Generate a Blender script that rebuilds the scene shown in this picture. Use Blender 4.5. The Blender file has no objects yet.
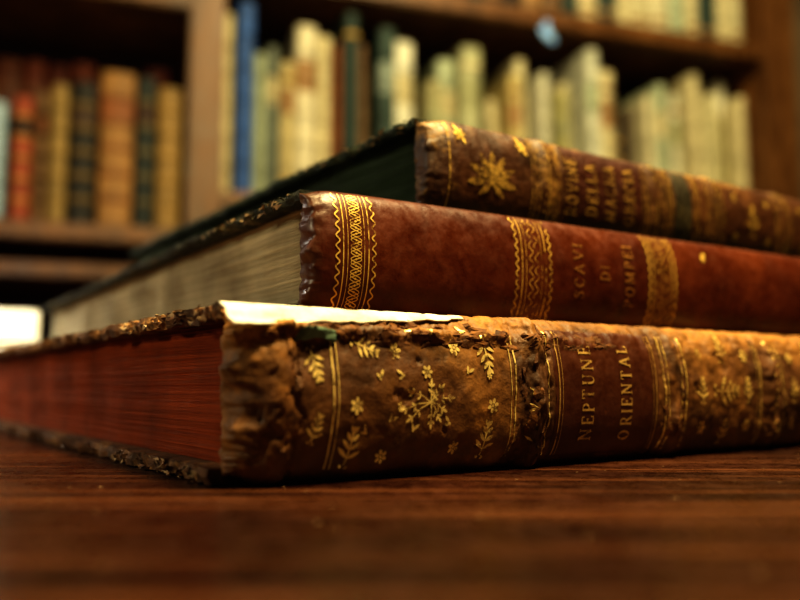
import bpy, bmesh, math, random
from mathutils import Vector, Matrix, noise
random.seed(7)
scene = bpy.context.scene
COL = scene.collection
T = 0.75            # table top height
CAMZ = T + 0.025

# ---------------------------------------------------------------- helpers
def link(o): COL.objects.link(o); return o
def empty(name, loc=(0,0,0), rotz=0.0, label=None, cat=None, group=None):
    o = bpy.data.objects.new(name, None); o.empty_display_size = .02
    o.location = loc; o.rotation_euler = (0,0,rotz); link(o); tag(o,label,cat,group); return o
def tag(o, label=None, cat=None, group=None, kind=None):
    if label: o["label"]=label
    if cat: o["category"]=cat
    if group: o["group"]=group
    if kind: o["kind"]=kind
def mesh_obj(name, verts, faces, mats, midx=None, smooth=False, parent=None):
    me = bpy.data.meshes.new(name); me.from_pydata([tuple(v) for v in verts], [], faces)
    for m in (mats if isinstance(mats,(list,tuple)) else [mats]): me.materials.append(m)
    if midx: me.polygons.foreach_set("material_index", midx)
    if smooth: me.polygons.foreach_set("use_smooth",[True]*len(me.polygons))
    me.validate(); me.update()
    bm=bmesh.new(); bm.from_mesh(me); bmesh.ops.recalc_face_normals(bm, faces=bm.faces); bm.to_mesh(me); bm.free()
    o = bpy.data.objects.new(name, me); link(o)
    if parent: o.parent = parent
    return o
def box(name, x0,x1,y0,y1,z0,z1, mat, parent=None, bev=0.003):
    bm=bmesh.new(); bmesh.ops.create_cube(bm,size=1)
    for v in bm.verts:
        v.co = Vector((x0+(v.co.x+.5)*(x1-x0), y0+(v.co.y+.5)*(y1-y0), z0+(v.co.z+.5)*(z1-z0)))
    if bev>0: bmesh.ops.bevel(bm, geom=bm.edges[:], offset=bev, segments=2, affect='EDGES')
    me=bpy.data.meshes.new(name); bm.to_mesh(me); bm.free(); me.materials.append(mat)
    o=bpy.data.objects.new(name,me); link(o)
    if parent: o.parent=parent
    return o

# ---------------------------------------------------------------- materials
def newmat(name):
    m=bpy.data.materials.new(name); m.use_nodes=True; nt=m.node_tree
    b=nt.nodes["Principled BSDF"]; return m,nt,b
def N(nt,t,**kw):
    n=nt.nodes.new(t)
    for k,v in kw.items():
        if k in n.inputs: n.inputs[k].default_value=v
        else: setattr(n,k,v)
    return n
def ramp(nt, src, stops):
    r=nt.nodes.new('ShaderNodeValToRGB'); e=r.color_ramp.elements
    while len(e)<len(stops): e.new(.5)
    for i,(p,c) in enumerate(stops):
        e[i].position=p; e[i].color=(*c,1) if len(c)==3 else c
    nt.links.new(src, r.inputs[0]); return r
def coords(nt, scale=(1,1,1), rot=(0,0,0)):
    tc=nt.nodes.new('ShaderNodeTexCoord'); mp=nt.nodes.new('ShaderNodeMapping')
    mp.inputs['Scale'].default_value=scale; mp.inputs['Rotation'].default_value=rot
    nt.links.new(tc.outputs['Object'], mp.inputs['Vector']); return mp.outputs['Vector']
def noise_n(nt, vec, scale, detail=6, rough=.6, dist=0):
    n=N(nt,'ShaderNodeTexNoise'); n.inputs['Scale'].default_value=scale; n.inputs['Detail'].default_value=detail
    n.inputs['Roughness'].default_value=rough; n.inputs['Distortion'].default_value=dist
    nt.links.new(vec,n.inputs['Vector']); return n
def mixc(nt, fac, a, b, mode='MIX'):
    m=nt.nodes.new('ShaderNodeMix'); m.data_type='RGBA'; m.blend_type=mode
    for s,v in ((m.inputs[0],fac),(m.inputs[6],a),(m.inputs[7],b)):
        if hasattr(v,'is_linked') or hasattr(v,'links'): nt.links.new(v,s)
        else: s.default_value = v if not isinstance(v,tuple) else (*v,1)
    return m.outputs[2]
def math_n(nt,op,a,b=None,clamp=False):
    m=nt.nodes.new('ShaderNodeMath'); m.operation=op; m.use_clamp=clamp
    for i,v in enumerate((a,b)):
        if v is None: continue
        if isinstance(v,(int,float)): m.inputs[i].default_value=v
        else: nt.links.new(v,m.inputs[i])
    return m.outputs[0]
def bump(nt,b,h,strength,dist):
    bp=nt.nodes.new('ShaderNodeBump'); bp.inputs['Strength'].default_value=strength; bp.inputs['Distance'].default_value=dist
    nt.links.new(h,bp.inputs['Height']); nt.links.new(bp.outputs[0], b.inputs['Normal'])

def leather(name, dark, mid, light, wear, wear_lo=.58, wear_hi=.72, rough=.5, top_z=None, head=None, scale=60, bumpd=.0006, topamt=.25, headamt=.3, tailamt=0, fineamt=.5, flo=.35):
    m,nt,b=newmat(name); v=coords(nt)
    n1=noise_n(nt,v,scale,8,.6,.4); n2=noise_n(nt,v,scale*5,6,.7); n3=noise_n(nt,v,scale*.45,5,.6,.8)
    base=ramp(nt,n1.outputs[0],[(.3,dark),(.5,mid),(.72,light)])
    fine=ramp(nt,n2.outputs[0],[(.3,(flo,flo,flo)),(.65,(1.2,1.15,1.05))])
    c=mixc(nt,.85,base.outputs[0],fine.outputs[0],'MULTIPLY')
    w=n3.outputs[0]
    sep=nt.nodes.new('ShaderNodeSeparateXYZ'); nt.links.new(v,sep.inputs[0])
    w=math_n(nt,'ADD',w,math_n(nt,'MULTIPLY',math_n(nt,'SUBTRACT',n2.outputs[0],.5),fineamt))
    def add(out,a,b_,c_,d_,w):
        mr=N(nt,'ShaderNodeMapRange'); nt.links.new(sep.outputs[out],mr.inputs[0])
        for i,q in enumerate((a,b_,c_,d_)): mr.inputs[i+1].default_value=q
        return math_n(nt,'ADD',w,mr.outputs[0])
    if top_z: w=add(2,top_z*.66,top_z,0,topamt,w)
    if head: w=add(0,0,head,headamt,0,w)
    if tailamt: w=add(0,.15,.19,0,tailamt,w)
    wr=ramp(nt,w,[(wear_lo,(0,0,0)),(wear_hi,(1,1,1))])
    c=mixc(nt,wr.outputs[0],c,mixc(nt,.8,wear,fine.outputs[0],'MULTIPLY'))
    nt.links.new(c,b.inputs['Base Color'])
    rr=ramp(nt,n2.outputs[0],[(.3,(rough-.12,)*3),(.7,(rough+.25,)*3)])
    nt.links.new(rr.outputs[0],b.inputs['Roughness'])
    h=math_n(nt,'ADD',n2.outputs[0],math_n(nt,'MULTIPLY',n1.outputs[0],1.5))
    bump(nt,b,h,.8,bumpd)
    return m
def gilt(name, lo=.40, hi=.47, col=(.80,.50,.12), scale=420, rough=.38):
    m,nt,b=newmat(name); v=coords(nt)
    n=noise_n(nt,v,scale,5,.7); n2=noise_n(nt,v,60,4,.6)
    f=math_n(nt,'ADD',math_n(nt,'MULTIPLY',n.outputs[0],.6),math_n(nt,'MULTIPLY',n2.outputs[0],.4))
    r=ramp(nt,f,[(lo,(0,0,0)),(hi,(1,1,1))])
    b.inputs['Base Color'].default_value=(*col,1); b.inputs['Metallic'].default_value=.35; b.inputs['Roughness'].default_value=rough
    nt.links.new(r.outputs[0],b.inputs['Alpha']); bump(nt,b,n.outputs[0],.5,.0003)
    return m
def plain(name,c1,c2,scale=20,rough=.6,bd=.0005):
    m,nt,b=newmat(name); v=coords(nt); n=noise_n(nt,v,scale,6,.65)
    r=ramp(nt,n.outputs[0],[(.3,c1),(.7,c2)]); nt.links.new(r.outputs[0],b.inputs['Base Color'])
    b.inputs['Roughness'].default_value=rough; bump(nt,b,n.outputs[0],.4,bd); return m
def pages(name,c1,c2,zs=900,lines=.5,rough=.6):
    m,nt,b=newmat(name); v=coords(nt,(6,6,zs)); n=noise_n(nt,v,1,4,.7)
    v2=coords(nt); n2=noise_n(nt,v2,28,5,.6)
    r=ramp(nt,n.outputs[0],[(.25,c1),(.66,c2)]); r2=ramp(nt,n2.outputs[0],[(.3,(.5,.47,.43)),(.65,(1.05,1.05,1))])
    nt.links.new(mixc(nt,.8,r.outputs[0],r2.outputs[0],'MULTIPLY'),b.inputs['Base Color'])
    b.inputs['Roughness'].default_value=rough; b.inputs['Specular IOR Level'].default_value=.2; bump(nt,b,n.outputs[0],lines,.0004); return m
def wood(name,dark,mid,light,sc=(2,40,40),rough=.35,rot=(0,0,0),specks=False,coat=0):
    m,nt,b=newmat(name); v=coords(nt,sc,rot)
    n=noise_n(nt,v,1,8,.65,.6); v2=coords(nt,(sc[0]*4,sc[1]*6,sc[2]*6),rot); n2=noise_n(nt,v2,1,5,.7)
    wt=.3 if specks else .5
    f=math_n(nt,'ADD',math_n(nt,'MULTIPLY',n.outputs[0],wt),math_n(nt,'MULTIPLY',n2.outputs[0],1-wt))
    r=ramp(nt,f,[(.36,dark),(.5,mid),(.66,light)]); c=r.outputs[0]
    rg=ramp(nt,n2.outputs[0],[(.3,(rough-.08,)*3),(.7,(rough+.15,)*3)]).outputs[0]
    if specks:
        vv=coords(nt)
        n5=noise_n(nt,vv,7,4,.55); r5=ramp(nt,n5.outputs[0],[(.36,(.45,.45,.45)),(.5,(.9,.9,.9)),(.64,(1.5,1.4,1.3))])
        c=mixc(nt,.9,c,r5.outputs[0],'MULTIPLY')
        n7=noise_n(nt,vv,190,4,.75); r7=ramp(nt,n7.outputs[0],[(.35,(.45,.45,.45)),(.65,(1.5,1.45,1.4))])
        c=mixc(nt,.85,c,r7.outputs[0],'MULTIPLY')
        for ang,sd,th,wd_ in ((-50,4,.62,230),(55,6,.64,280),(-72,5,.635,260),(76,5,.64,240)):
            v4=coords(nt,(sd,wd_,1),(0,0,math.radians(ang))); n4=noise_n(nt,v4,1,2,.5); s4=ramp(nt,n4.outputs[0],[(th,(0,0,0)),(th+.015,(1,1,1))])
            c=mixc(nt,math_n(nt,'MULTIPLY',s4.outputs[0],.55),c,(.16,.062,.026))
        n3=noise_n(nt,vv,300,2,.5); s=ramp(nt,n3.outputs[0],[(.742,(0,0,0)),(.760,(1,1,1))])
        c=mixc(nt,s.outputs[0],c,(.55,.38,.22))
        rg=ramp(nt,n7.outputs[0],[(.36,(.20,)*3),(.64,(.38,)*3)]).outputs[0]
    nt.links.new(c,b.inputs['Base Color']); nt.links.new(rg,b.inputs['Roughness'])
    bump(nt,b,f,.3,.0006); b.inputs['Coat Weight'].default_value=coat; b.inputs['Coat Roughness'].default_value=.25
    return m

M_table = wood('table_wood',(.013,.0038,.0017),(.023,.0068,.0029),(.036,.0112,.0046),(14,34,34),.34,(0,0,math.radians(-28)),True)
M_case  = wood('bookcase_wood',(.048,.019,.006),(.125,.053,.016),(.23,.105,.033),(14,14,2.5),.42)
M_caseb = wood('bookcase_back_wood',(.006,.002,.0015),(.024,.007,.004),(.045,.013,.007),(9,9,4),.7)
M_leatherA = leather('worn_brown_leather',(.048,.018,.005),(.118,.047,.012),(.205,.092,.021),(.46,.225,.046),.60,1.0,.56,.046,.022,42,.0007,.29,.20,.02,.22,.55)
M_flap = leather('peeled_leather',(.08,.029,.009),(.16,.064,.018),(.27,.12,.031),(.44,.22,.06),.60,.82,.75,None,None,120,.0006)
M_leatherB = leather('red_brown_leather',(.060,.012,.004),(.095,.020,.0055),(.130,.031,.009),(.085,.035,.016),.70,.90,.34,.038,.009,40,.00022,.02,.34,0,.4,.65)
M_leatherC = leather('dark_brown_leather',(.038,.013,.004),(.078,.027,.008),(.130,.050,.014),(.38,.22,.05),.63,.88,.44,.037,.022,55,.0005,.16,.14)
M_boardA = leather('scuffed_board_leather',(.03,.014,.006),(.14,.06,.018),(.32,.15,.045),(.48,.27,.10),.52,.70,.6,None,None,90,.0012)
M_boardB = leather('green_marbled_board',(.005,.007,.003),(.018,.022,.010),(.045,.044,.018),(.34,.28,.14),.60,.74,.6,None,None,110,.001)
M_boardC = leather('black_green_board',(.004,.009,.005),(.013,.027,.014),(.03,.052,.026),(.20,.22,.11),.60,.74,.6,None,None,110,.001)
M_label = leather('title_label_leather',(.058,.014,.005),(.080,.022,.007),(.105,.030,.009),(.25,.10,.03),.68,.90,.42,None,None,50,.0002,0,0,0,.3,.65)
M_labelC = leather('dark_title_label_leather',(.045,.010,.004),(.065,.016,.006),(.085,.024,.008),(.2,.08,.02),.72,.9,.45,None,None,60,.0003)
M_labelG = leather('dark_green_label_leather',(.016,.012,.006),(.028,.022,.010),(.045,.035,.016),(.12,.09,.03),.60,.8,.6,None,None,60,.0003)
M_giltA = gilt('worn_gilt',.39,.50,(.86,.66,.26))
M_giltL = gilt('faint_gilt',.40,.52,(.80,.57,.20))
M_giltT = gilt('title_gilt',.34,.51,(.60,.39,.13),300,.5)
M_giltS = gilt('dim_title_gilt',.34,.56,(.38,.19,.055),300,.55)
M_giltU = gilt('dull_title_gilt',.36,.53,(.46,.29,.08),300,.55)
M_giltB = gilt('bright_gilt',.38,.50,(.86,.60,.16))
M_giltC = gilt('dull_gilt',.41,.56,(.58,.38,.10),420,.5)
M_pageA = pages('red_stained_page_edges',(.13,.024,.005),(.34,.072,.014),1100,.25,.8)
M_pageB = pages('grey_cream_page_edges',(.28,.26,.19),(.66,.62,.49),700,.5,.8)
M_pageC = pages('dark_page_edges',(.012,.022,.013),(.045,.070,.040))
M_paper = plain('torn_white_paper',(.55,.50,.37),(.92,.91,.84),110,.8,.0007)
M_chip  = plain('frayed_fibre',(.22,.13,.06),(.60,.45,.26),200,.9)
M_teal  = plain('teal_cloth_remnant',(.10,.17,.13),(.20,.30,.22),300,.8)

# ---------------------------------------------------------------- ornament builder (2D: k along spine, z across)
class Gilt:
    def __init__(s): s.v=[]; s.f=[]
    def poly(s, pts, c=None):
        if c is None: c=(sum(p[0] for p in pts)/len(pts), sum(p[1] for p in pts)/len(pts))
        b=len(s.v); s.v.append(c); s.v+=pts; n=len(pts)
        for i in range(n): s.f.append((b,b+1+i,b+1+(i+1)%n))
    def stroke(s, pts, w, step=.0015, taper=False):
        P=[]
        for a,b in zip(pts,pts[1:]):
            L=math.dist(a,b); n=max(1,int(L/step))
            for i in range(n): P.append((a[0]+(b[0]-a[0])*i/n, a[1]+(b[1]-a[1])*i/n))
        P.append(pts[-1]); base=len(s.v); m=len(P)
        for i,p in enumerate(P):
            q=P[min(i+1,m-1)]; o=P[max(i-1,0)]; d=(q[0]-o[0],q[1]-o[1]); L=math.hypot(*d) or 1
            ww=w/2
            n=(-d[1]/L*ww, d[0]/L*ww); s.v+=[(p[0]+n[0],p[1]+n[1]),(p[0]-n[0],p[1]-n[1])]
        for i in range(m-1): s.f.append((base+2*i,base+2*i+1,base+2*i+3,base+2*i+2))
    def ell(s,cx,cy,a,b,ang,n=10):
        ca,sa=math.cos(ang),math.sin(ang)
        s.poly([(cx+a*math.cos(t)*ca-b*math.sin(t)*sa, cy+a*math.cos(t)*sa+b*math.sin(t)*ca) for t in [2*math.pi*i/n for i in range(n)]],(cx,cy))
    def leaf(s,x,y,L,w,ang):
        ca,sa=math.cos(ang),math.sin(ang); pts=[]
        for t,h in ((0,0),(.25,.7),(.5,1),(.78,.7),(1,0),(.78,-.7),(.5,-1),(.25,-.7)):
            a=t*L;b=h*w/2; pts.append((x+a*ca-b*sa,y+a*sa+b*ca))
        s.poly(pts)
    def flower(s,x,y,r,n=6,rot=0):
        for i in range(n):
            a=rot+2*math.pi*i/n; s.ell(x+r*.62*math.cos(a),y+r*.62*math.sin(a),r*.38,r*.26,a,8)
        s.ell(x,y,r*.2,r*.2,0,8)
    def palmette(s,x,y,L,ang,n=4):
        ca,sa=math.cos(ang),math.sin(ang)
        s.stroke([(x-ca*L*.5,y-sa*L*.5),(x+ca*L*.5,y+sa*L*.5)],L*.06)
        for i in range(n):
            t=-.3+.75*i/(n-1); px,py=x+ca*L*t,y+sa*L*t; l=L*(.50-.08*i)
            for sg in (1,-1): s.leaf(px,py,l,L*.14,ang+sg*(1.0-.12*i))
        s.leaf(x+ca*L*.35,y+sa*L*.35,L*.3,L*.15,ang)
        for sg in (1,-1):
            s.ell(x-ca*L*.55-sa*sg*L*.12, y-sa*L*.55+ca*sg*L*.12, L*.07,L*.05,ang+sg)
    def obj(s,name,surf,off,mat,parent,t,remap=None):
        vs=[surf(remap(k) if remap else k,min(max(z,.0006),t-.0006),off) for k,z in s.v]
        return mesh_obj(name,vs,s.f,mat,smooth=True,parent=parent)

def arc(cx,cy,rx,ry,a0,a1,n=10):
    return [(cx+rx*math.cos(math.radians(a0+(a1-a0)*i/n)),cy+ry*math.sin(math.radians(a0+(a1-a0)*i/n))) for i in range(n+1)]
GL={
'I':(.42,[[(.21,0),(.21,1)]],[],[(.21,0),(.21,1)]),
'N':(.95,[[(.14,1),(.80,0)]],[[(.14,0),(.14,1)],[(.80,0),(.80,1)]],[(.14,0),(.14,1),(.80,1)]),
'E':(.78,[[(.18,0),(.18,1)]],[[(.06,1),(.66,1),(.66,.8)],[(.18,.52),(.5,.52)],[(.06,0),(.68,0),(.70,.22)],[(.5,.42),(.5,.62)]],[(.18,0)]),
'P':(.78,[[(.18,0),(.18,1)],arc(.36,.74,.28,.25,60,-60,6)],[[(.06,1),(.4,1)],arc(.38,.74,.27,.26,90,-90,10),[(.4,.48),(.18,.48)]],[(.18,0)]),
'T':(.84,[[(.40,0),(.40,1)]],[[(.06,.8),(.06,1),(.74,1),(.74,.8)]],[(.40,0)]),
'U':(.90,[[(.18,1),(.18,.35)]+arc(.44,.32,.26,.31,180,260,6)],[arc(.44,.32,.29,.31,260,360,6)+[(.73,1)]],[(.18,1),(.73,1)]),
'O':(.94,[arc(.44,.5,.34,.46,125,235,8),arc(.44,.5,.34,.46,-55,55,8)],[arc(.44,.5,.34,.5,0,360,22)],[]),
'R':(.86,[[(.18,0),(.18,1)],[(.42,.48),(.78,0)]],[[(.06,1),(.4,1)],arc(.38,.74,.27,.26,90,-90,10),[(.4,.48),(.18,.48)]],[(.18,0),(.76,0)]),
'A':(.90,[[(.44,1),(.78,0)]],[[(.44,1),(.10,0)],[(.22,.34),(.66,.34)]],[(.10,0),(.78,0)]),
'L':(.74,[[(.18,0),(.18,1)]],[[(.06,0),(.62,0),(.66,.26)]],[(.18,1)]),
'S':(.72,[[(.20,.72),(.36,.56),(.52,.42)]],[[(.60,.78),(.58,.92)]+arc(.36,.76,.22,.24,60,190,8)+[(.2,.66),(.36,.56),(.54,.44)]+arc(.36,.25,.25,.25,20,-160,8)+[(.1,.26)]],[]),
'C':(.86,[arc(.46,.5,.34,.46,125,235,8)],[arc(.46,.5,.36,.5,45,315,18),[(.72,.68),(.72,.95)]],[]),
'V':(.90,[[(.12,1),(.44,0)]],[[(.44,0),(.78,1)]],[(.12,1),(.78,1)]),
'D':(.92,[[(.18,0),(.18,1)],arc(.36,.5,.42,.46,-50,50,8)],[[(.06,1),(.36,1)],arc(.36,.5,.43,.5,90,-90,14),[(.36,0),(.06,0)]],[]),
'M':(1.1,[[(.16,1),(.52,.1)],[(.90,0),(.90,1)]],[[(.12,0),(.16,1)],[(.52,.1),(.88,1)]],[(.12,0),(.16,1),(.90,0),(.90,1)]),
'G':(.92,[arc(.46,.5,.34,.46,125,235,8),[(.74,.05),(.74,.42)]],[arc(.46,.5,.36,.5,45,315,18),[(.72,.68),(.72,.95)]],[(.74,.42)]),
}
def text(g, s, k0, zc, cap, length, jitter=0, fill=.86, tk_=.16, th_=.09):
    W=sum(GL[c][0] if c!=' ' else .5 for c in s); sx=length/W; x=-length/2
    sy=cap
    for c in s:
        if c==' ': x+=.5*sx; continue
        w,tk,th,sf=GL[c]; j=random.uniform(-jitter,jitter)
        mp=lambda p:(k0-(p[1]-.5)*sy+j, zc+x+(w*(1-fill)/2+p[0]*fill)*sx)
        for st in tk: g.stroke([mp(p) for p in st], cap*tk_, .001)
        for st in th: g.stroke([mp(p) for p in st], cap*th_, .001)
        for p in sf: g.stroke([mp((p[0]-.15,p[1])),mp((p[0]+.15,p[1]))], cap*.08, .001)
        x+=w*sx
def across(g,k,w,z0,z1,amp=0,freq=0,ph=0):
    n=60 if freq==0 else int(freq*12); g.stroke([(k+amp*math.sin(ph+freq*i/n*2*math.pi), z0+(z1-z0)*i/n) for i in range(n+1)], w)

# ---------------------------------------------------------------- hero book builder
def make_surf(t,B,p,disp):
    def surf(k,z,off=0.0):
        x=max(-1,min(1,2*z/t-1)); y=-B*max(0,(1-abs(x)**p))**(1/p)
        ny=-(abs(y/B)**(p-1))/B; nz=math.copysign(abs(x)**(p-1),x)/(t/2); L=math.hypot(ny,nz) or 1
        d=disp(k,z)+off
        return Vector((k, y+ny/L*d, min(max(z+nz/L*d*.8,.0001),t)))
    return surf
def fr(x,y,z=0,o=3): return noise.fractal(Vector((x,y,z)),.8,2.0,o)

def hero_book(label,loc,rot,t,W,L,B,p,disp,M_sp,M_bd,M_pg,fray,seed,vis=.28,endnoise=.001,bt=.0032,gro=.00018,fineto=0):
    root=empty('antique_book',loc,rot,label,'book','stacked antique books')
    surf=make_surf(t,B,p,disp)
    ks=[]; k=0
    while k<fineto: ks.append(k); k+=.00032
    while k<vis: ks.append(k); k+=.0007
    while k<L: ks.append(k); k+=.003
    ks.append(L)
    nr=110 if fineto else 72; zs=[]
    for i in range(nr+1):
        th=-math.pi/2+math.pi*i/nr; sn=math.sin(th); zs.append(t*(.5+.5*math.copysign(abs(sn)**(2/p),sn)))
    V=[];F=[]
    for k in ks:
        for z in zs:
            P=surf(k,z)
            if k<.006: P.x+= endnoise*(fr(P.y*150,z*150,seed)*1.2+1.2*noise.noise(Vector((z*110,seed,k*20)))+.5*noise.noise(Vector((z*600,seed,3))))*(1-k/.006)
            V.append(P)
    R=nr+1
    for i in range(len(ks)-1):
        for j in range(nr): a=i*R+j; F.append((a,a+R,a+R+1,a+1))
    rings=5
    prev=[j for j in range(R)]
    for r in range(1,rings+1):
        f=r/rings; cur=[]
        for j,z in enumerate(zs):
            P0=V[j]; y=P0.y*(1-f)+.003*f; zz=P0.z*(1-f)+(t*.03+z*.94)*f
            x=P0.x*(1-f)+ .0012*fr(y*260,zz*260,seed+3) - .0006*math.sin(f*math.pi)
            cur.append(len(V)); V.append(Vector((x,y,zz)))
        for j in range(nr): F.append((prev[j],prev[j+1],cur[j+1],cur[j]))
        prev=cur
    endf=[]
    base=(len(ks)-1)*R
    for j,z in enumerate(zs): endf.append(len(V)); V.append(Vector((L,.003,t*.03+z*.94)))
    for j in range(nr): F.append((base+j,endf[j],endf[j+1],base+j+1)); F.append((prev[j],prev[j+1],endf[j+1],endf[j]))
    F.append((0,prev[0],endf[0],base)); F.append((nr,base+nr,endf[nr],prev[nr]))
    sp=mesh_obj('spine',V,F,M_sp,smooth=True,parent=root)
    def board(nm,z0,z1,seed2,top):
        nx,ny=50,int(W/.0018); V=[];F=[];MI=[]
        pr=0 if top else -.0015
        def pt(i,j,lev):
            x=L*i/nx if i>3 else .002*i; y=.0025+(W-.0025)*j/ny; z=z0 if lev==0 else z1
            edge = (i==0) or (j==ny) or (i==nx)
            if i==0: x+= fray*(fr(y*90,seed2,lev*.3)*1.3+ .5*fr(y*400,seed2,lev))-(.0007 if lev==1 and top else 0)+pr
            if j==ny: y+= fray*fr(x*90,seed2,2)
            if edge:
                dz=fray*.6*fr(y*160,x*160,seed2+lev)
                z+= dz*.4 if ((lev==0 and not top) or (lev==1 and top)) and dz>0 else dz
            z=max(z,z0-.0004 if top else 0.0001)
            return Vector((x,y,min(z,z1)))
        for lev in (0,1):
            for i in range(nx+1):
                for j in range(ny+1): V.append(pt(i,j,lev))
        S=(nx+1)*(ny+1); idx=lambda i,j,l:l*S+i*(ny+1)+j
        for i in range(nx):
            for j in range(ny):
                F.append((idx(i,j,0),idx(i,j+1,0),idx(i+1,j+1,0),idx(i+1,j,0)))
                F.append((idx(i,j,1),idx(i+1,j,1),idx(i+1,j+1,1),idx(i,j+1,1)))
        ring=[(0,j) for j in range(ny+1)]+[(i,ny) for i in range(1,nx+1)]+[(nx,j) for j in range(ny-1,-1,-1)]+[(i,0) for i in range(nx-1,0,-1)]
        mid=[]
        for (i,j) in ring:
            a=V[idx(i,j,0)];b=V[idx(i,j,1)];c=(a+b)/2
            if i==0: c.x-=.0006+.0006*fr(c.y*300,seed2,5)
            if j==ny: c.y+=.0006
            if i==nx: c.x+=.0006
            mid.append(len(V)); V.append(c)
        n=len(ring)
        for q in range(n):
            r=(q+1)%n; a=idx(*ring[q],0);b=idx(*ring[r],0);c=idx(*ring[q],1);d=idx(*ring[r],1)
            F.append((a,b,mid[r],mid[q])); F.append((mid[q],mid[r],d,c))
        MI=[0]*len(F)
        for q in range(260):
            y=random.uniform(.006,W-.01)
            if q%3==0: y=random.uniform(.003,.09)
            s=random.uniform(.0006,.0028)*(1 if fray<.0011 else 1.35)
            c=Vector((random.uniform(-.0018,.0008)+pr, y, random.uniform(z0,z1)))
            b0=len(V)
            pts=[Vector((random.uniform(-.5,.2)*s,random.uniform(-1,1)*s,random.uniform(-.35,.35)*s)) for _ in range(4)]
            for P in pts:
                P2=c+P; P2.z=min(max(P2.z,0.0002 if not top else z0-.0022),z1); V.append(P2)
            for tri in ((0,1,2),(0,2,3),(0,3,1),(1,3,2)):
                F.append(tuple(b0+u for u in tri)); MI.append(1 if q%6<1 else 0)
        return mesh_obj(nm,V,F,[M_bd,M_chip],MI,smooth=False,parent=root)
    board('upper_board',t-bt,t,seed+1.3,True)
    board('lower_board',0,bt,seed+7.7,False)
    x0,x1,y0,y1=.0055,L-.005,.0032,W-.006
    zb,zt=bt+.0001,t-bt-.0001
    ng=int((zt-zb)/.00045); V=[];F=[]
    nyy=110; ring=[(0,y0+(y1-y0)*j/nyy) for j in range(nyy+1)]+[(x0+(x1-x0)*i/20,None) for i in range(1,20)]+[(1,y1-(y1-y0)*j/20) for j in range(21)]+[(x1-(x1-x0)*i/20,-1) for i in range(1,20)]
    rows=[]
    for g_ in range(ng*2+1):
        f=g_/(ng*2); z=zb+(zt-zb)*f; gr=random.Random(seed*100+g_//2).uniform(-.00025,.0002); groove=0 if g_%2 else gro
        row=[]
        for a,b_ in ring:
            off=gr+groove
            if b_ is None: P=Vector((a,y1-off*.8-.003*math.sin(f*math.pi),z))
            elif b_==-1: P=Vector((a,y0,z))
            elif a==0: P=Vector((x0+off+.0009*fr(b_*25,z*60,seed),b_,z))
            else: P=Vector((x1-off,b_,z))
            if 0<g_<ng*2: P.z+=.0011*fr(P.y*14,P.x*4,seed+9)*math.sin(f*math.pi)
            row.append(len(V)); V.append(P)
        rows.append(row)
    n=len(ring)
    for r0,r1 in zip(rows,rows[1:]):
        for q in range(n): F.append((r0[q],r0[(q+1)%n],r1[(q+1)%n],r1[q]))
    F.append(tuple(rows[0])); F.append(tuple(rows[-1]))
    mesh_obj('text_block',V,F,M_pg,parent=root)
    return root,surf
def patch(name,surf,k0,k1,z0,z1,off,mat,parent,ragged=0.0):
    nk=int((k1-k0)/.0005); nz=60; V=[];F=[]
    for i in range(nk+1):
        for j in range(nz+1):
            k=k0+(k1-k0)*i/nk; z=z0+(z1-z0)*j/nz; e=off
            if i in(0,nk): k+=ragged*fr(z*220,k*10,3); e=-.0002
            if j in(0,nz): z+=ragged*fr(k*220,z*10,4); e=-.0002
            V.append(surf(k,z,e))
    for i in range(nk):
        for j in range(nz): a=i*(nz+1)+j; F.append((a,a+nz+1,a+nz+2,a+1))
    return mesh_obj(name,V,F,mat,smooth=True,parent=parent)

def gauss(x,c,w): return math.exp(-((x-c)/w)**2)
def sstep(x,a,b): 
    t=max(0,min(1,(x-a)/(b-a))); return t*t*(3-2*t)
def terr(n,steps):
    """flat layers with abrupt torn edges"""
    q=n*steps; f=math.floor(q); return (f+sstep(q-f,.80,1.0))/steps
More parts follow.
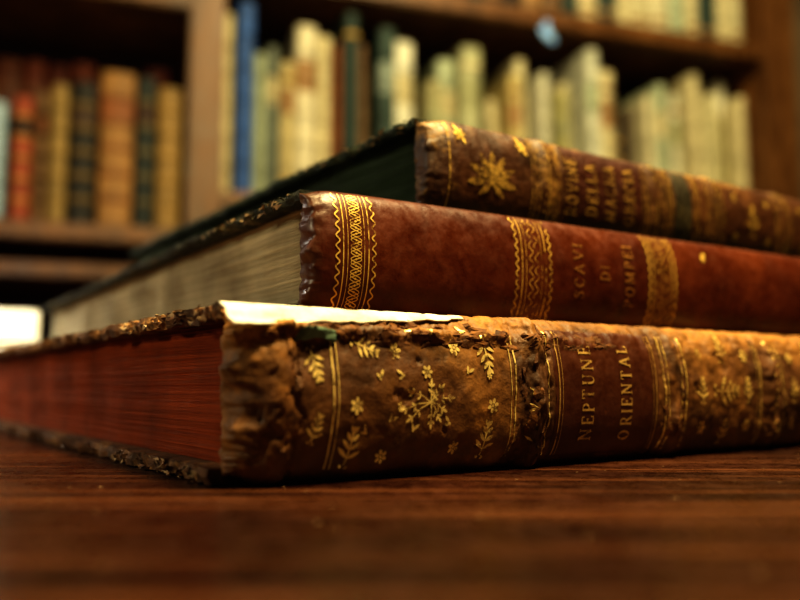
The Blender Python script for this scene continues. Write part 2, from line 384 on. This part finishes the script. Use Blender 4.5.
# ---- bottom book
def rA(k):
    m=(.823*k-.0418)/(.208+.568*k); return k-(.0068+.0099*m)/(.823-.568*m)+.0022
tA=.046
bandsA=[rA(c) for c in (.105,.1745,.238,.30,.365,.43,.495)]
LB0,LB1=rA(.1125),rA(.1655)
def dispA(k,z):
    inlab=1-(sstep(k,LB0-.001,LB0+.001)*(1-sstep(k,LB1-.001,LB1+.001)))*.8
    d=(.0006*fr(k*70,z*70,1)+.00012*fr(k*300,z*300,2))*inlab
    rag=.4+1.0*max(0,fr(k*60,z*60,9)+.4)
    for q,c in enumerate(bandsA):
        if abs(k-c)>.02: continue
        A=1.2 if q==0 else (.8 if q==1 else 1.1)
        cc=c+.0016*fr(z*120,c*30,4); d+=.0020*A*rag*gauss(k,cc,.0034)
        w=gauss(k,cc-.002,.0060)
        d+=.0013*A*w*terr(fr(k*120,z*60,40+q,4)+.5,3)*inlab
        d-=.0010*A*gauss(k,cc+.0045+.0012*fr(z*220,c,8),.0009)
    # rounded worn head: thick turned-in cap, one narrow ragged tear behind it
    if k<.018: d-=.0052*(1-k/.018)**1.6*(.9+.15*fr(z*90,3,3))
    if k<.04:
        kl=.0088+.0016*fr(z*60,9,60)
        d+=.0016*gauss(k,kl,.0036)*(.8+.4*fr(z*60,k*40,61,3))
        kt=kl+.0052+.0022*fr(z*150,2,62,4)
        d-=.0014*gauss(k,kt,.0009)*(.4+.6*sstep(fr(z*45,5,63),-.2,.1))
        d+=.0007*(1-sstep(k,kt-.0003,kt+.0005))
        wh=1-sstep(k,.010,.022)
        d+=wh*(.0007*terr(fr(k*45,z*60,50,5)*.8+.5,3)+.00015*fr(k*500,z*200,51,3))
    pe=fr(k*70,z*70,17,4); lim=.50 if k<.03 else .62
    if z>.035: lim-= .38*sstep(z,.034,.043)
    d-=.0006*sstep(pe,lim,lim+.04)*inlab
    if k<.12 and z>.034:
        f=(1-k/.12)**.5; zc=.0390+.0014*fr(k*120,2)
        d+=.0018*f*gauss(z,zc,.0017)*(.6+1.2*terr(fr(k*160,z*120,6,4)*.7+.5,3))
        if z>.0406 and k<.07: d-=.0014*f
    if k>.17: d+=.0005*fr(k*110,z*110,12)
    if z>.036: d+=.0006*fr(k*200,z*200,14)
    return d
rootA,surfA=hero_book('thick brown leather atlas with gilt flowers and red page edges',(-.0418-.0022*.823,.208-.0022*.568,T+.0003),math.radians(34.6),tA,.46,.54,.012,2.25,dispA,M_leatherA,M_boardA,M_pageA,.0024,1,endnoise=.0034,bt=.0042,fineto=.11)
patch('title_label',surfA,LB0,LB1,.0025,.0425,.0003,M_label,rootA,.0008)
g=Gilt()
fl=[(.0497,.742,.0024),(.0717,.774,.0024),(.0604,.62,.0020),(.0363,.426,.0024),(.0859,.413,.0023),(.0463,.13,.0020),(.0717,.165,.0021),(.0625,.85,.0013),(.0845,.60,.0011)]
for k,w,r in fl: g.flower(k,w*tA,r,6,random.random())
g.palmette(.0840,.735*tA,.0090,math.radians(-80))
g.palmette(.0352,.19*tA,.0088,math.radians(80))
g.palmette(.0838,.20*tA,.0088,math.radians(80))
g.palmette(.0395,.76*tA,.0076,math.radians(-20))
g.palmette(.0232,.66*tA,.0076,math.radians(-75))
g.palmette(.0236,.30*tA,.0065,math.radians(70))
cx,cz=.0615,.44*tA
for a,L in ((-2.6,.0100),(-2.95,.0115),(2.75,.0085),(-.4,.006),(.15,.0090),(.75,.0065),(1.5,.0055),(-1.5,.0065),(-.9,.006)):
    ex,ez=cx+L*.80*math.cos(a),cz+L*.80*math.sin(a)
    g.stroke([(cx,cz),((cx+ex)/2,(cz+ez)/2+.0006),(ex,ez)],.0004,.001)
    for q in (.6,.95):
        px,pz=cx+(ex-cx)*q,cz+(ez-cz)*q
        for sg in (.9,-.9): g.leaf(px,pz,.0017,.0008,a+sg)
    g.leaf(ex,ez,.0024,.0010,a)
g.flower(cx+.0015,cz+.002,.0015); g.flower(cx-.0105,cz-.001,.0014,5)
for k,w,a in ((.0555,.28,.6),(.0690,.31,2.2),(.0440,.58,1.2),(.0555,.86,2),(.0475,.34,0.3),(.0770,.88,2.4),(.0520,.60,2.6),(.0760,.62,.4),(.0400,.27,1.9)):
    g.leaf(k,w*tA,.0028,.0010,a); g.leaf(k,w*tA,.0020,.0009,a+1.1); g.ell(k,w*tA,.0005,.0005,0,6)
z0,z1=.0035,.0415
across(g,.0287,.00055,z0,z1-.004); across(g,.0303,.0003,z0,z1-.004)
across(g,.0935,.0003,z0,z1-.002); across(g,.0952,.00055,z0,z1-.002)
across(g,.109,.0003,z0,z1); across(g,.1105,.0003,z0,z1)
for i in range(7):
    z=.010+i*.0024; g.leaf(.1000,z,.0026,.0008,.5 if i%2 else -.5)
g.obj('gilt_tooling',surfA,.0003,M_giltA,rootA,tA,rA)
g=Gilt()
for k,w in ((.1145,.0005),(.1160,.0002),(.1622,.0002),(.1638,.0005)): across(g,k,w,z0,z1)
text(g,'NEPTUNE',.1280,.0225,.0054,.0310,.0002,.72,.13,.08); text(g,'ORIENTAL',.1475,.0225,.0054,.0320,.0002,.72,.13,.08)
g.obj('gilt_lettering',surfA,.0005,M_giltT,rootA,tA,rA)
g=Gilt()
for k,w in ((.1688,.0006),(.1705,.0003),(.1795,.0003),(.1815,.0007),(.2280,.0003),(.2300,.0007),(.2460,.0007),(.248,.0003),(.293,.0007),(.307,.0007),(.358,.0007),(.372,.0007),(.423,.0007),(.437,.0007),(.488,.0007),(.502,.0007)): across(g,k,w,z0,z1)
for i in range(13): g.leaf(.2370,z0+(z1-z0)*(i+.5)/13,.003,.0009,.6)
for c in (.2065,.27,.333,.398,.463):
    g.palmette(c,.023,.013,0,4)
    for dk in (-.015,.015):
        for z in (.010,.036): g.flower(c+dk,z,.0026)
        g.palmette(c+dk,.023,.008,1.5)
    for z in (.008,.038): g.palmette(c,z,.008,1.5)
g.obj('gilt_tooling',surfA,.0003,M_giltL,rootA,tA,rA)
# torn white paper strip set into the upper joint
V=[];F=[]; nk=200; nz=8; K1=.0720
for i in range(nk+1):
    f=i/nk; k=-.0032+(K1+.0032)*f
    lo=.0398+.0046*f**1.2+.0007*fr(k*150,1,1,4); hi=tA-.0003-.0004*max(0,fr(k*130,5,3))*2
    lo=min(lo,hi-.0002)
    for j in range(nz+1):
        z=lo+(hi-lo)*j/nz
        q=max(k,.012); x_=2*z/tA-1
        P=surfA(q,z,0); y=-.012*max(0,(1-abs(x_)**2.25))**(1/2.25)
        lay=.0004*terr(fr(k*80,z*260,33,3)*.8+.5,3)
        P=Vector((k,min(y+.0002,P.y-.0003)-.0003*f-lay*(j<nz), z))
        if i==0: P.x+=.0008*fr(z*900,2,2)
        V.append(P)
for i in range(nk):
    for j in range(nz): a=i*(nz+1)+j; F.append((a,a+nz+1,a+nz+2,a+1))
o=mesh_obj('torn_paper_lining',V,F,M_paper,smooth=True,parent=rootA); tag(o,'torn white paper lining along the joint')
sm=o.modifiers.new('s','SOLIDIFY'); sm.thickness=.0005; sm.offset=-1
o=patch('cloth_remnant',surfA,.0150,.0260,.0364,.0386,.0012,M_teal,rootA,.0012); tag(o,'small torn teal cloth remnant')
# peeling leather flaps: thin, flat, angular
def flaps(specs,mat=M_flap,zmax=None):
    V=[];F=[]
    for k,z,s,lift,ang in specs:
        b=len(V); n=7
        pts=[(math.cos(2*math.pi*i/n)*s*random.uniform(.25,1.3),math.sin(2*math.pi*i/n)*s*.42*random.uniform(.25,1.3)) for i in range(n)]
        ca,sa=math.cos(ang),math.sin(ang)
        V.append(surfA(k,z,lift*.3+.0003))
        for x,y in pts:
            kk=max(-.003,k+x*ca-y*sa); zz=min(max(z+x*sa+y*ca,.0015),zmax or tA-.0012); P=surfA(kk,zz,max(.0001,lift*(.3+.6*y/s))); V.append(P)
        for i in range(n): F.append((b,b+1+i,b+1+(i+1)%n))
    o=mesh_obj('peeling_leather',V,F,mat,smooth=False,parent=rootA)
    sm=o.modifiers.new('s','SOLIDIFY'); sm.thickness=.00025
U=random.uniform
flaps([(U(.004,.13),U(.0360,.0404),U(.0012,.0040),U(.0004,.0014),U(-.35,.35)) for _ in range(95)])
flaps([(U(.006,.074),U(.0405,.0425),U(.0010,.0030),U(.0012,.0024),U(-.3,.3)) for _ in range(16)],zmax=tA-.0004)
for q,bc in enumerate(bandsA[:3]): flaps([(bc+U(-.008,.004 if q==0 else .008),U(.006,.044),U(.0014,.0040),U(.0002,.0010),U(1.2,1.9)) for _ in range(16 if q==0 else 8)])
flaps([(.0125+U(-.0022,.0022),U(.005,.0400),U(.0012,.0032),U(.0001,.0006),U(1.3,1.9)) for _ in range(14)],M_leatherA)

# ---- middle book
tB=.038
def dispB(k,z):
    d=.00022*fr(k*40,z*40,21)+.00004*fr(k*250,z*250,22)
    if k<.008: d-=.0024*(1-k/.008)**1.7; d+=.0006*(terr(fr(k*160,z*120,25,4)*.7+.5,3)-.4)*(1-k/.008)
    return d
rootB,surfB=hero_book('red-brown leather book with gilt bands and cream page edges',(-.0288,.244,T+tA+.0007),math.radians(32.5),tB,.455,.50,.0085,2.2,dispB,M_leatherB,M_boardB,M_pageB,.0016,2,endnoise=.0012,gro=.0003)
z0,z1=.0015,.0365
def gband(k0,k1,surf,parent,t,z0,z1,weave=True,mat=None):
    g=Gilt(); w=k1-k0
    for f,ww in ((.15,.00042),(.27,.00022),(.73,.00022),(.85,.00042)): across(g,k0+w*f,ww,z0,z1)
    for f in (.0,1.0): across(g,k0+w*f,.0005,z0,z1,.0006,11)
    if weave:
        for ph in (0,math.pi/2,math.pi): across(g,k0+w*.5,.0003,z0,z1,w*.15,9,ph)
        for i in range(18): g.ell(k0+w*.5,z0+(z1-z0)*(i+.5)/18,.0004,.0004,0,6)
    else:
        across(g,k0+w*.42,.0003,z0,z1,w*.06,8); across(g,k0+w*.58,.0003,z0,z1,w*.06,8)
    g.obj('gilt_band',surf,.0002,mat or M_giltB,parent,t)
gband(.0070,.0194,surfB,rootB,tB,z0,z1)
gband(.0762,.0915,surfB,rootB,tB,z0,z1,False)
gband(.1425,.1575,surfB,rootB,tB,z0,z1,False)
for c in (.262,.345,.43): gband(c,c+.015,surfB,rootB,tB,z0,z1)
g=Gilt(); g.leaf(.1745,.0300,.0045,.0022,.5); g.ell(.1760,.0295,.0012,.0009,0); g.obj('gilt_remnant',surfB,.0002,M_giltB,rootB,tB)
g=Gilt()
text(g,'SCAVI',.1052,.0195,.0044,.0210,.0001,.78,.16,.11); text(g,'DI',.1182,.0195,.0044,.0066,0,.78,.16,.11); text(g,'POMPEI',.1313,.0195,.0046,.0245,.0001,.78,.16,.11)
g.obj('gilt_lettering',surfB,.00025,M_giltS,rootB,tB)

# ---- top book
tC=.0366
bandsC=[.0545,.1180,.1600,.215,.270,.325,.38]
def dispC(k,z):
    d=.0004*fr(k*60,z*60,31)+.0001*fr(k*300,z*300,32)
    for c in bandsC: d+=.0012*gauss(k,c,.0032)
    if k<.011: d-=.003*(1-k/.011)**1.7; d+=.0008*(terr(fr(k*140,z*110,35,4)*.7+.5,3)-.4)*(1-k/.011)
    return d
rootC,surfC=hero_book('dark brown leather book with raised gilt bands and dark boards',(.0072,.288,T+tA+tB+.0011),math.radians(34),tC,.365,.46,.0085,2.2,dispC,M_leatherC,M_boardC,M_pageC,.0013,3,endnoise=.0014)
patch('title_label',surfC,.0620,.1110,.0015,.0350,.0002,M_labelC,rootC)
patch('volume_label',surfC,.1310,.1430,.0015,.0350,.0002,M_labelG,rootC)
z0,z1=.0015,.0350
for c in bandsC:
    g=Gilt()
    for dk,w in ((-.0060,.0005),(-.0040,.0003),(0,.0006),(.0040,.0003),(.0060,.0005)): across(g,c+dk,w,z0,z1)
    for i in range(11):
        g.leaf(c+.0008,z0+(z1-z0)*(i+.5)/11,.0020,.0005,.7); g.leaf(c-.0008,z0+(z1-z0)*(i+.5)/11,.0020,.0005,math.pi-.7)
    g.obj('gilt_band',surfC,.0002,M_giltC,rootC,tC)
g=Gilt()
# fan-shaped flower
fx,fz=.0265,.0150
for i in range(7):
    a=math.radians(-8+196*i/6); g.leaf(fx+.0014*math.cos(a),fz+.0014*math.sin(a),.0098 if i in(2,3,4) else .0105,.0034,a)
g.ell(fx,fz,.0022,.0018,0)
for sg in (1,-1): g.leaf(fx,fz-.001,.0080,.0026,-math.pi/2+sg*.9)
g.obj('gilt_flower',surfC,.0003,M_giltC,rootC,tC)
for k,z in ((.0125,.0305),(.0420,.0305)):
    g=Gilt(); g.flower(k,z,.0028); g.leaf(k,z,.0044,.0018,2); g.leaf(k,z,.0044,.0018,-1); g.obj('gilt_corner_flower',surfC,.0003,M_giltB,rootC,tC)
for k in (.0072,.0465,.1265,.1285,.1455,.1480): g=Gilt(); across(g,k,.0006,z0,z1); g.obj('gilt_rule',surfC,.0003,M_giltC,rootC,tC)
for c in (.1885,.243,.298,.352):
    g=Gilt()
    g.palmette(c,.018,.013,math.pi/2,5)
    for dk in (-.013,.013):
        for z in (.009,.028): g.flower(c+dk,z,.0024)
    g.obj('gilt_ornament',surfC,.0003,M_giltC,rootC,tC)
g=Gilt()
for s,k,l in (('ROVINE',.0675,.0240),('DELLA',.0785,.0225),('MAGNA',.0895,.0240),('GRECIA',.1010,.0250)): text(g,s,k,.0185,.0058,l,.0001,.78,.15,.11)
for k in (.0630,.1095): across(g,k,.0003,z0,z1)
g.obj('gilt_lettering',surfC,.0006,M_giltU,rootC,tC)

# ---------------------------------------------------------------- table
table=empty('table',(.1,.35,0),0,'dark reddish-brown polished wooden library table','table')
def tb(n,*a,**k):
    return box(n,*a,**k)
tb('table_top',-.95,1.1,-.75,.62,T-.035,T,M_table,parent=table,bev=.004)
tb('apron',-.86,1.0,-.66,-.64,T-.135,T-.0352,M_table,parent=table)
tb('apron',-.86,1.0,.51,.53,T-.135,T-.0352,M_table,parent=table)
tb('apron',-.88,-.861,-.66,.53,T-.135,T-.0352,M_table,parent=table)
tb('apron',1.001,1.02,-.66,.53,T-.135,T-.0352,M_table,parent=table)
for i,(x,y) in enumerate(((-.9,-.69),(1.03,-.69),(-.9,.54),(1.03,.54))):
    bm=bmesh.new(); prof=[(.028,0),(.022,.03),(.032,.08),(.03,.3),(.038,.5),(.028,.56),(.04,.6),(.04,T-.0355)]
    n=16; rows=[[bm.verts.new((x+r*math.cos(2*math.pi*q/n),y+r*math.sin(2*math.pi*q/n),z)) for q in range(n)] for r,z in prof]
    for a,b_ in zip(rows,rows[1:]):
        for q in range(n): bm.faces.new((a[q],a[(q+1)%n],b_[(q+1)%n],b_[q]))
    bm.faces.new(rows[0][::-1]); bm.faces.new(rows[-1])
    me=bpy.data.meshes.new('leg'); bm.to_mesh(me); bm.free(); me.materials.append(M_table)
    o=bpy.data.objects.new('leg',me); link(o); o.parent=table

M_white=plain('white_card',(.86,.86,.80),(.95,.95,.92),30,.7)
bx=empty('archive_box',(-.434,.80,T+.0003),math.radians(29),'white cardboard archive box standing on the table','box')
box('box_base',-.085,.067,-.06,.10,0,.064,M_white,parent=bx,bev=.002)
box('box_lid',-.088,.070,-.063,.103,.0642,.096,M_white,parent=bx,bev=.002)

# ---------------------------------------------------------------- bookcase
RC=math.radians(19)
case=empty('bookcase',(-.354,1.5,0),RC,'tall brown wooden bookcase filled with old books','bookcase')
Z=lambda z:CAMZ+z
D=.30
def part(n,x0,x1,y0,y1,z0,z1,m=M_case,bev=.004): return box(n,x0,x1,y0,y1,z0,z1,m,parent=case,bev=bev)
top=Z(1.25)
part('side_panel',-.70,-.66,0,D,0,top); part('divider',-.043,.022,0,D,0,top); part('side_panel',1.312,1.41,0,D,0,top)
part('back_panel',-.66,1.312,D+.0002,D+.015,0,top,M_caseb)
part('cornice',-.73,1.44,-.03,D+.02,top+.0002,top+.07)
def shelf(x0,x1,zt,th): part('shelf',x0+.0005,x1-.0005,.002,D-.0005,Z(zt)-th,Z(zt))
for zt,th in ((.287,.032),(.215,.026),(.745,.036),(1.12,.03),(-.10,.03),(-.42,.03),(-.70,.03)): shelf(-.66,-.043,zt,th)
for zt,th in ((.365,.03),(.826,.040),(1.12,.03),(0,.03),(-.36,.03),(-.70,.03)): shelf(.022,1.312,zt,th)

matc={}
def cmat(c):
    if c not in matc:
        matc[c]=plain('cloth_%d'%len(matc),tuple(x*.42 for x in c),tuple(min(1,x*1.12) for x in c),25,.65)
    return matc[c]
M_pg=pages('aged_pages',(.35,.28,.16),(.62,.52,.33),400)
def shelf_book(k0,k1,zb,h,col,band=None,style=0,setback=.02,depth=.19,label='old book',group='books',lean=0):
    W=k1-k0-.0015; hw=W/2; d=depth; bt=min(.003,W*.14)
    prof=[(-hw,d),( -hw,.012)]
    for i in range(0,9):
        a=math.pi*(i/8); prof.append((-hw*math.cos(a),.010-.010*math.sin(a)))
    prof+=[(hw,.012),(hw,d)]
    inner=[(x*(hw-bt)/hw, y+ (bt if 1<i<len(prof)-2 else 0)) for i,(x,y) in enumerate(prof)]
    nb=5; zsx=[0]
    bands=[h*(j+1)/(nb+1) for j in range(nb)] if style!=2 else [h*.12,h*.88]
    for b_ in bands: zsx+=[b_-.006,b_-.003,b_+.003,b_+.006]
    zsx=sorted(set(zsx+[h*.62,h*.80,h*.68,h]))
    V=[];F=[];MI=[]
    for z in zsx:
        raised=any(abs(z-b_)<.0035 for b_ in bands)
        for i,(x,y) in enumerate(prof): V.append((x,y-(.0025 if raised and 1<i<len(prof)-2 else 0),z))
        for x,y in inner: V.append((x,y,z))
    n=len(prof); R=2*n
    for r in range(len(zsx)-1):
        zm=(zsx[r]+zsx[r+1])/2
        for i in range(n-1):
            F.append((r*R+i,r*R+i+1,(r+1)*R+i+1,(r+1)*R+i))
            mi=0
            if 1<i<n-2 and band:
                if style in(0,2) and any(abs(zm-b_)<.0065 for b_ in bands): mi=1
                if style in(1,2) and h*.62<zm<h*.80: mi=2
                if style==0 and bands[-2]+.006<zm<bands[-1]-.006: mi=2
            MI.append(mi)
            F.append((r*R+n+i,(r+1)*R+n+i,(r+1)*R+n+i+1,r*R+n+i+1)); MI.append(0)
        for i in (0,n-1): F.append((r*R+i,(r+1)*R+i,(r+1)*R+n+i,r*R+n+i)); MI.append(0)
    for r in (0,len(zsx)-1):
        for i in range(n-1): F.append((r*R+i,r*R+i+1,r*R+n+i+1,r*R+n+i)); MI.append(0)
    b1,b2 = band if band else (col,col)
    o=mesh_obj('book',V,F,[cmat(col),cmat(b1),cmat(b2)],MI,smooth=False)
    c,s=math.cos(RC),math.sin(RC); kx=(k0+k1)/2
    la=math.radians(lean); lift=abs(math.sin(la))*hw
    o.location=(-.354+c*kx-s*setback, 1.5+s*kx+c*setback, Z(zb)+.0004+lift); o.rotation_euler=(0,la,RC)
    if len(label.split())<4: label=label+' standing on the shelf'
    tag(o,label,'book',group)
    iw=hw-bt-.0002
    box('text_block',-iw,iw,.014,d-.005,.003,h-.004,M_pg,parent=o,bev=0)
    return o
GOLD=(.50,.31,.07); RED=(.45,.05,.02); CR=(.64,.56,.34); OL=(.36,.36,.20); TAN=(.36,.21,.09); BLK=(.014,.012,.010); GRN=(.02,.045,.038); LG=(.42,.47,.33); YL=(.56,.40,.14); BLU=(.035,.11,.35)
gl='leather books on the lower case shelf'
zb=.287
for k0,k1,zt,c,bd,st,lb in [
 (-.60,-.565,.53,TAN,(GOLD,RED),0,'tan leather book with gilt bands'),
 (-.563,-.52,.55,(.12,.04,.02),(GOLD,BLK),0,'dark brown leather book with gilt bands'),
 (-.518,-.47,.54,BLK,(GOLD,RED),0,'black leather book with gilt bands'),
 (-.468,-.425,.52,YL,(TAN,RED),0,'yellowish vellum book with red label'),
 (-.423,-.385,.55,TAN,(GOLD,BLK),0,'tan leather book with gilt bands'),
 (-.383,-.352,.50,(.45,.60,.74),None,0,'pale blue-grey book painted as a blurred gleam'),  # pale blue cover colour stands in for an out-of-focus gleam of light
 (-.343,-.308,.514,(.36,.075,.03),((.45,.2,.06),(.03,.012,.008)),0,'orange-red book with dark upper label'),
 (-.306,-.282,.525,(.20,.11,.045),((.12,.06,.02),(.2,.07,.02)),0,'narrow tan leather book'),
 (-.280,-.249,.54,(.34,.23,.08),None,0,'yellow-tan vellum book'),
 (-.247,-.2015,.548,BLK,((.16,.10,.03),(.06,.03,.015)),0,'black leather book with gilt bands'),
 (-.198,-.136,.574,(.36,.19,.06),((.24,.10,.03),(.28,.10,.03)),0,'wide tan leather book with brown bands'),
 (-.1345,-.0985,.570,(.015,.025,.024),((.14,.11,.05),(.05,.02,.01)),0,'dark green leather book with gilt bands'),
 (-.097,-.052,.555,(.32,.20,.06),None,0,'plain yellow-tan vellum book')]:
    shelf_book(k0,k1,zb,zt-zb,c,bd,st,setback=random.uniform(.01,.030),depth=.14,label=lb,group=gl)
k=-.44
while k<-.10:
    w=random.uniform(.04,.06)
    if k+w>-.048: break
    shelf_book(k,k+w,zb,random.uniform(.33,.38),random.choice([(.22,.055,.03),(.17,.05,.025),(.14,.03,.02)]),((.20,.08,.035),(.1,.03,.02)),0,setback=.178,depth=.118,label='tall dark red leather book in the rear row',group='rear row of tall leather books'); k+=w+.002
gr_='pale books on the wide shelf'
zb=.365
R_=[(.025,.048,.74,CR,None,0,'cream paper-covered book'),
 (.050,.085,.755,BLU,None,0,'blue cloth-bound book'),
 (.087,.112,.665,LG,None,0,'pale grey-green book'),(.113,.136,.68,(.22,.25,.20),(LG,CR),1,'grey book with pale label'),
 (.138,.168,.645,(.55,.46,.24),(GOLD,TAN),2,'cream-yellow book with bands'),
 (.170,.214,.732,(.68,.62,.44),(CR,TAN),1,'tall cream book with tan label'),(.215,.245,.715,CR,None,0,'cream vellum book'),(.246,.258,.69,(.36,.13,.05),None,0,'thin reddish book'),
 (.261,.293,.755,GRN,(GOLD,GRN),2,'tall dark green book'),
 (.296,.316,.70,(.20,.11,.05),None,0,'brown cloth-bound book'),(.317,.331,.67,CR,None,0,'thin cream book'),
 (.334,.373,.735,(.03,.06,.05),(LG,(.25,.3,.26)),1,'dark green book with pale label'),
 (.376,.432,.737,(.76,.74,.60),(TAN,CR),1,'off-white vellum book'),
 (.448,.486,.635,(.40,.36,.19),(OL,OL),2,'short olive-cream book'),
 (.490,.535,.715,LG,(OL,CR),1,'pale green-grey book'),(.536,.586,.741,(.44,.44,.27),(CR,OL),2,'tall olive-grey book'),
 (.608,.634,.625,CR,None,0,'short cream book'),(.635,.668,.675,(.54,.43,.18),(TAN,TAN),2,'yellow-cream book'),
 (.678,.708,.735,(.62,.56,.36),(TAN,CR),1,'tall cream book with tan label'),(.710,.738,.69,(.60,.58,.45),None,0,'tall grey-cream book'),
 (.758,.782,.645,(.46,.42,.18),(OL,OL),2,'olive-yellow book'),(.784,.814,.69,(.58,.52,.32),None,0,'cream vellum bound book'),
 (.830,.864,.755,(.60,.60,.48),(CR,LG),1,'tall grey-cream book'),(.866,.903,.715,CR,(TAN,TAN),2,'cream book with tan bands'),
 (.914,.938,.60,(.06,.045,.02),(GOLD,BLK),0,'short dark brown book'),(.941,.968,.64,(.09,.06,.03),None,0,'short dark brown book'),
 (.986,1.01,.665,(.62,.56,.37),None,0,'cream vellum bound book'),(1.014,1.043,.70,LG,(CR,CR),1,'pale green book'),(1.058,1.078,.625,CR,None,0,'short cream book'),(1.082,1.112,.695,(.62,.60,.44),(TAN,OL),2,'grey-cream book'),
 (1.139,1.170,.745,CR,(TAN,CR),1,'tall cream book'),(1.172,1.20,.70,(.64,.58,.35),None,0,'yellow-cream book'),(1.204,1.230,.64,(.38,.33,.16),None,0,'olive cloth-bound book'),(1.238,1.268,.755,(.74,.70,.52),(OL,CR),1,'tall pale book'),(1.272,1.300,.71,CR,None,0,'cream book beside the case end')]
leans={.448:-1.5,.608:-3,.758:-2,.830:-1.2,.986:-2,1.058:-1.2,1.139:-2.6,.678:-.8}
for k0,k1,zt,c,bd,st,lb in R_: shelf_book(k0,k1,zb,zt-zb,c,bd,st,setback=random.uniform(.008,.085),label=lb,group=gr_,lean=leans.get(k0,0))
k=.35
pal=[(.10,.05,.025),CR,(.60,.54,.34),GRN,(.66,.6,.4),TAN,LG,BLK]
i=0
while k<1.27:
    w=random.uniform(.03,.055)
    if k+w>1.305: break
    c=(pal[[0,7,5,0,3][i%5]] if k<.80 else pal[[1,2,4,6,1,3][i%6]])
    shelf_book(k,k+w,.826,random.uniform(.19,.245),c,(TAN,TAN) if i%3 else None,2,label='pale old book on the upper shelf' if k>=.8 else 'dark leather book on the upper shelf',group='books on the upper shelf'); k+=w+.002; i+=1
k=-.62
while k<-.10:
    w=random.uniform(.035,.055); shelf_book(k,k+w,.745,random.uniform(.24,.30),random.choice([(.12,.04,.02),BLK,(.2,.06,.03)]),(GOLD,RED),0,label='dark leather book with gilt bands',group='leather books on the top shelf'); k+=w+.002
# blue shelf tag
M_tag,nt,b=newmat('blue_glossy_plastic'); v=coords(nt); n=noise_n(nt,v,60,3); r=ramp(nt,n.outputs[0],[(.3,(.10,.35,1)),(.7,(.60,.80,1))]); nt.links.new(r.outputs[0],b.inputs['Base Color']); b.inputs['Roughness'].default_value=.1
c,s=math.cos(RC),math.sin(RC); kt=.714
tg=empty('shelf_tag',(-.354+c*kt,1.5+s*kt,Z(.762)),RC,'small shiny blue label clip on the shelf edge','label holder')
bm=bmesh.new(); bmesh.ops.create_uvsphere(bm,u_segments=20,v_segments=12,radius=1)
for v_ in bm.verts:
    x,y,z=v_.co; x*=.024; y*=.0045; z*=.011; ca,sa=math.cos(.7),math.sin(.7); v_.co=Vector((x*ca+z*sa,y-.006,-x*sa+z*ca))
me=bpy.data.meshes.new('tag_plate'); bm.to_mesh(me); bm.free(); me.materials.append(M_tag); o=bpy.data.objects.new('tag_plate',me); link(o); o.parent=tg
box('tag_clip',-.006,.006,-.004,.001,.010,.034,M_tag,parent=tg,bev=.0004)

# ---------------------------------------------------------------- room
M_wall=plain('plaster',(.16,.11,.07),(.22,.16,.10),6,.9); M_floor=wood('floor_wood',(.04,.015,.006),(.09,.035,.014),(.14,.06,.025),(2,20,20),.4); M_ceil=plain('ceiling_plaster',(.35,.30,.22),(.42,.37,.28),5,.9)
o=box('floor',-3,4,-2.5,4,-.05,0,M_floor,bev=0); tag(o,kind='structure')
w=box('wall_back',-3,3.6,D+.03,D+.1,0,2.8,M_wall,bev=0); w.location=(-.354,1.5,0); w.rotation_euler=(0,0,RC); tag(w,kind='structure')
o=box('ceiling',-3,4,-2.5,4,2.801,2.85,M_ceil,bev=0); tag(o,kind='structure')

# ---------------------------------------------------------------- lights
def area(name,loc,target,size,power,col):
    l=bpy.data.lights.new(name,'AREA'); l.energy=power; l.size=size; l.color=col
    o=bpy.data.objects.new(name,l); link(o); o.location=loc
    o.rotation_euler=(Vector(target)-Vector(loc)).to_track_quat('-Z','Y').to_euler(); return o
area('ceiling_lamp',(.22,.07,1.65),(.08,.28,.8),.14,18.5,(1,.78,.37))
area('left_fill',(-.75,-.05,1.15),(-.1,.30,.8),.15,2.7,(1,.85,.55))  # unseen fill light added at left to brighten page edges and spine heads
area('box_fill',(-.50,.55,1.02),(-.40,.75,.82),.05,1.6,(1,.93,.80))  # unseen light added outside the frame to brighten the white box
area('case_lamp',(.42,.50,2.35),(.60,1.75,1.22),.4,32,(1,.86,.48))
wd=bpy.data.worlds.new('world'); scene.world=wd; wd.use_nodes=True
wd.node_tree.nodes['Background'].inputs[0].default_value=(.40,.43,.42,1); wd.node_tree.nodes['Background'].inputs[1].default_value=.012

# ---------------------------------------------------------------- camera
cam=bpy.data.cameras.new('camera'); co=bpy.data.objects.new('camera',cam); link(co)
co.location=(0,0,CAMZ); co.rotation_euler=(math.radians(95.97),0,0)
cam.sensor_width=36; cam.lens=37; cam.clip_start=.005; cam.clip_end=50
cam.dof.use_dof=True; cam.dof.focus_distance=.245; cam.dof.aperture_fstop=6.0
scene.camera=co
scene.view_settings.view_transform='Standard'
try: scene.view_settings.look='High Contrast'
except Exception:
    try: scene.view_settings.look='AgX - High Contrast'
    except Exception: pass
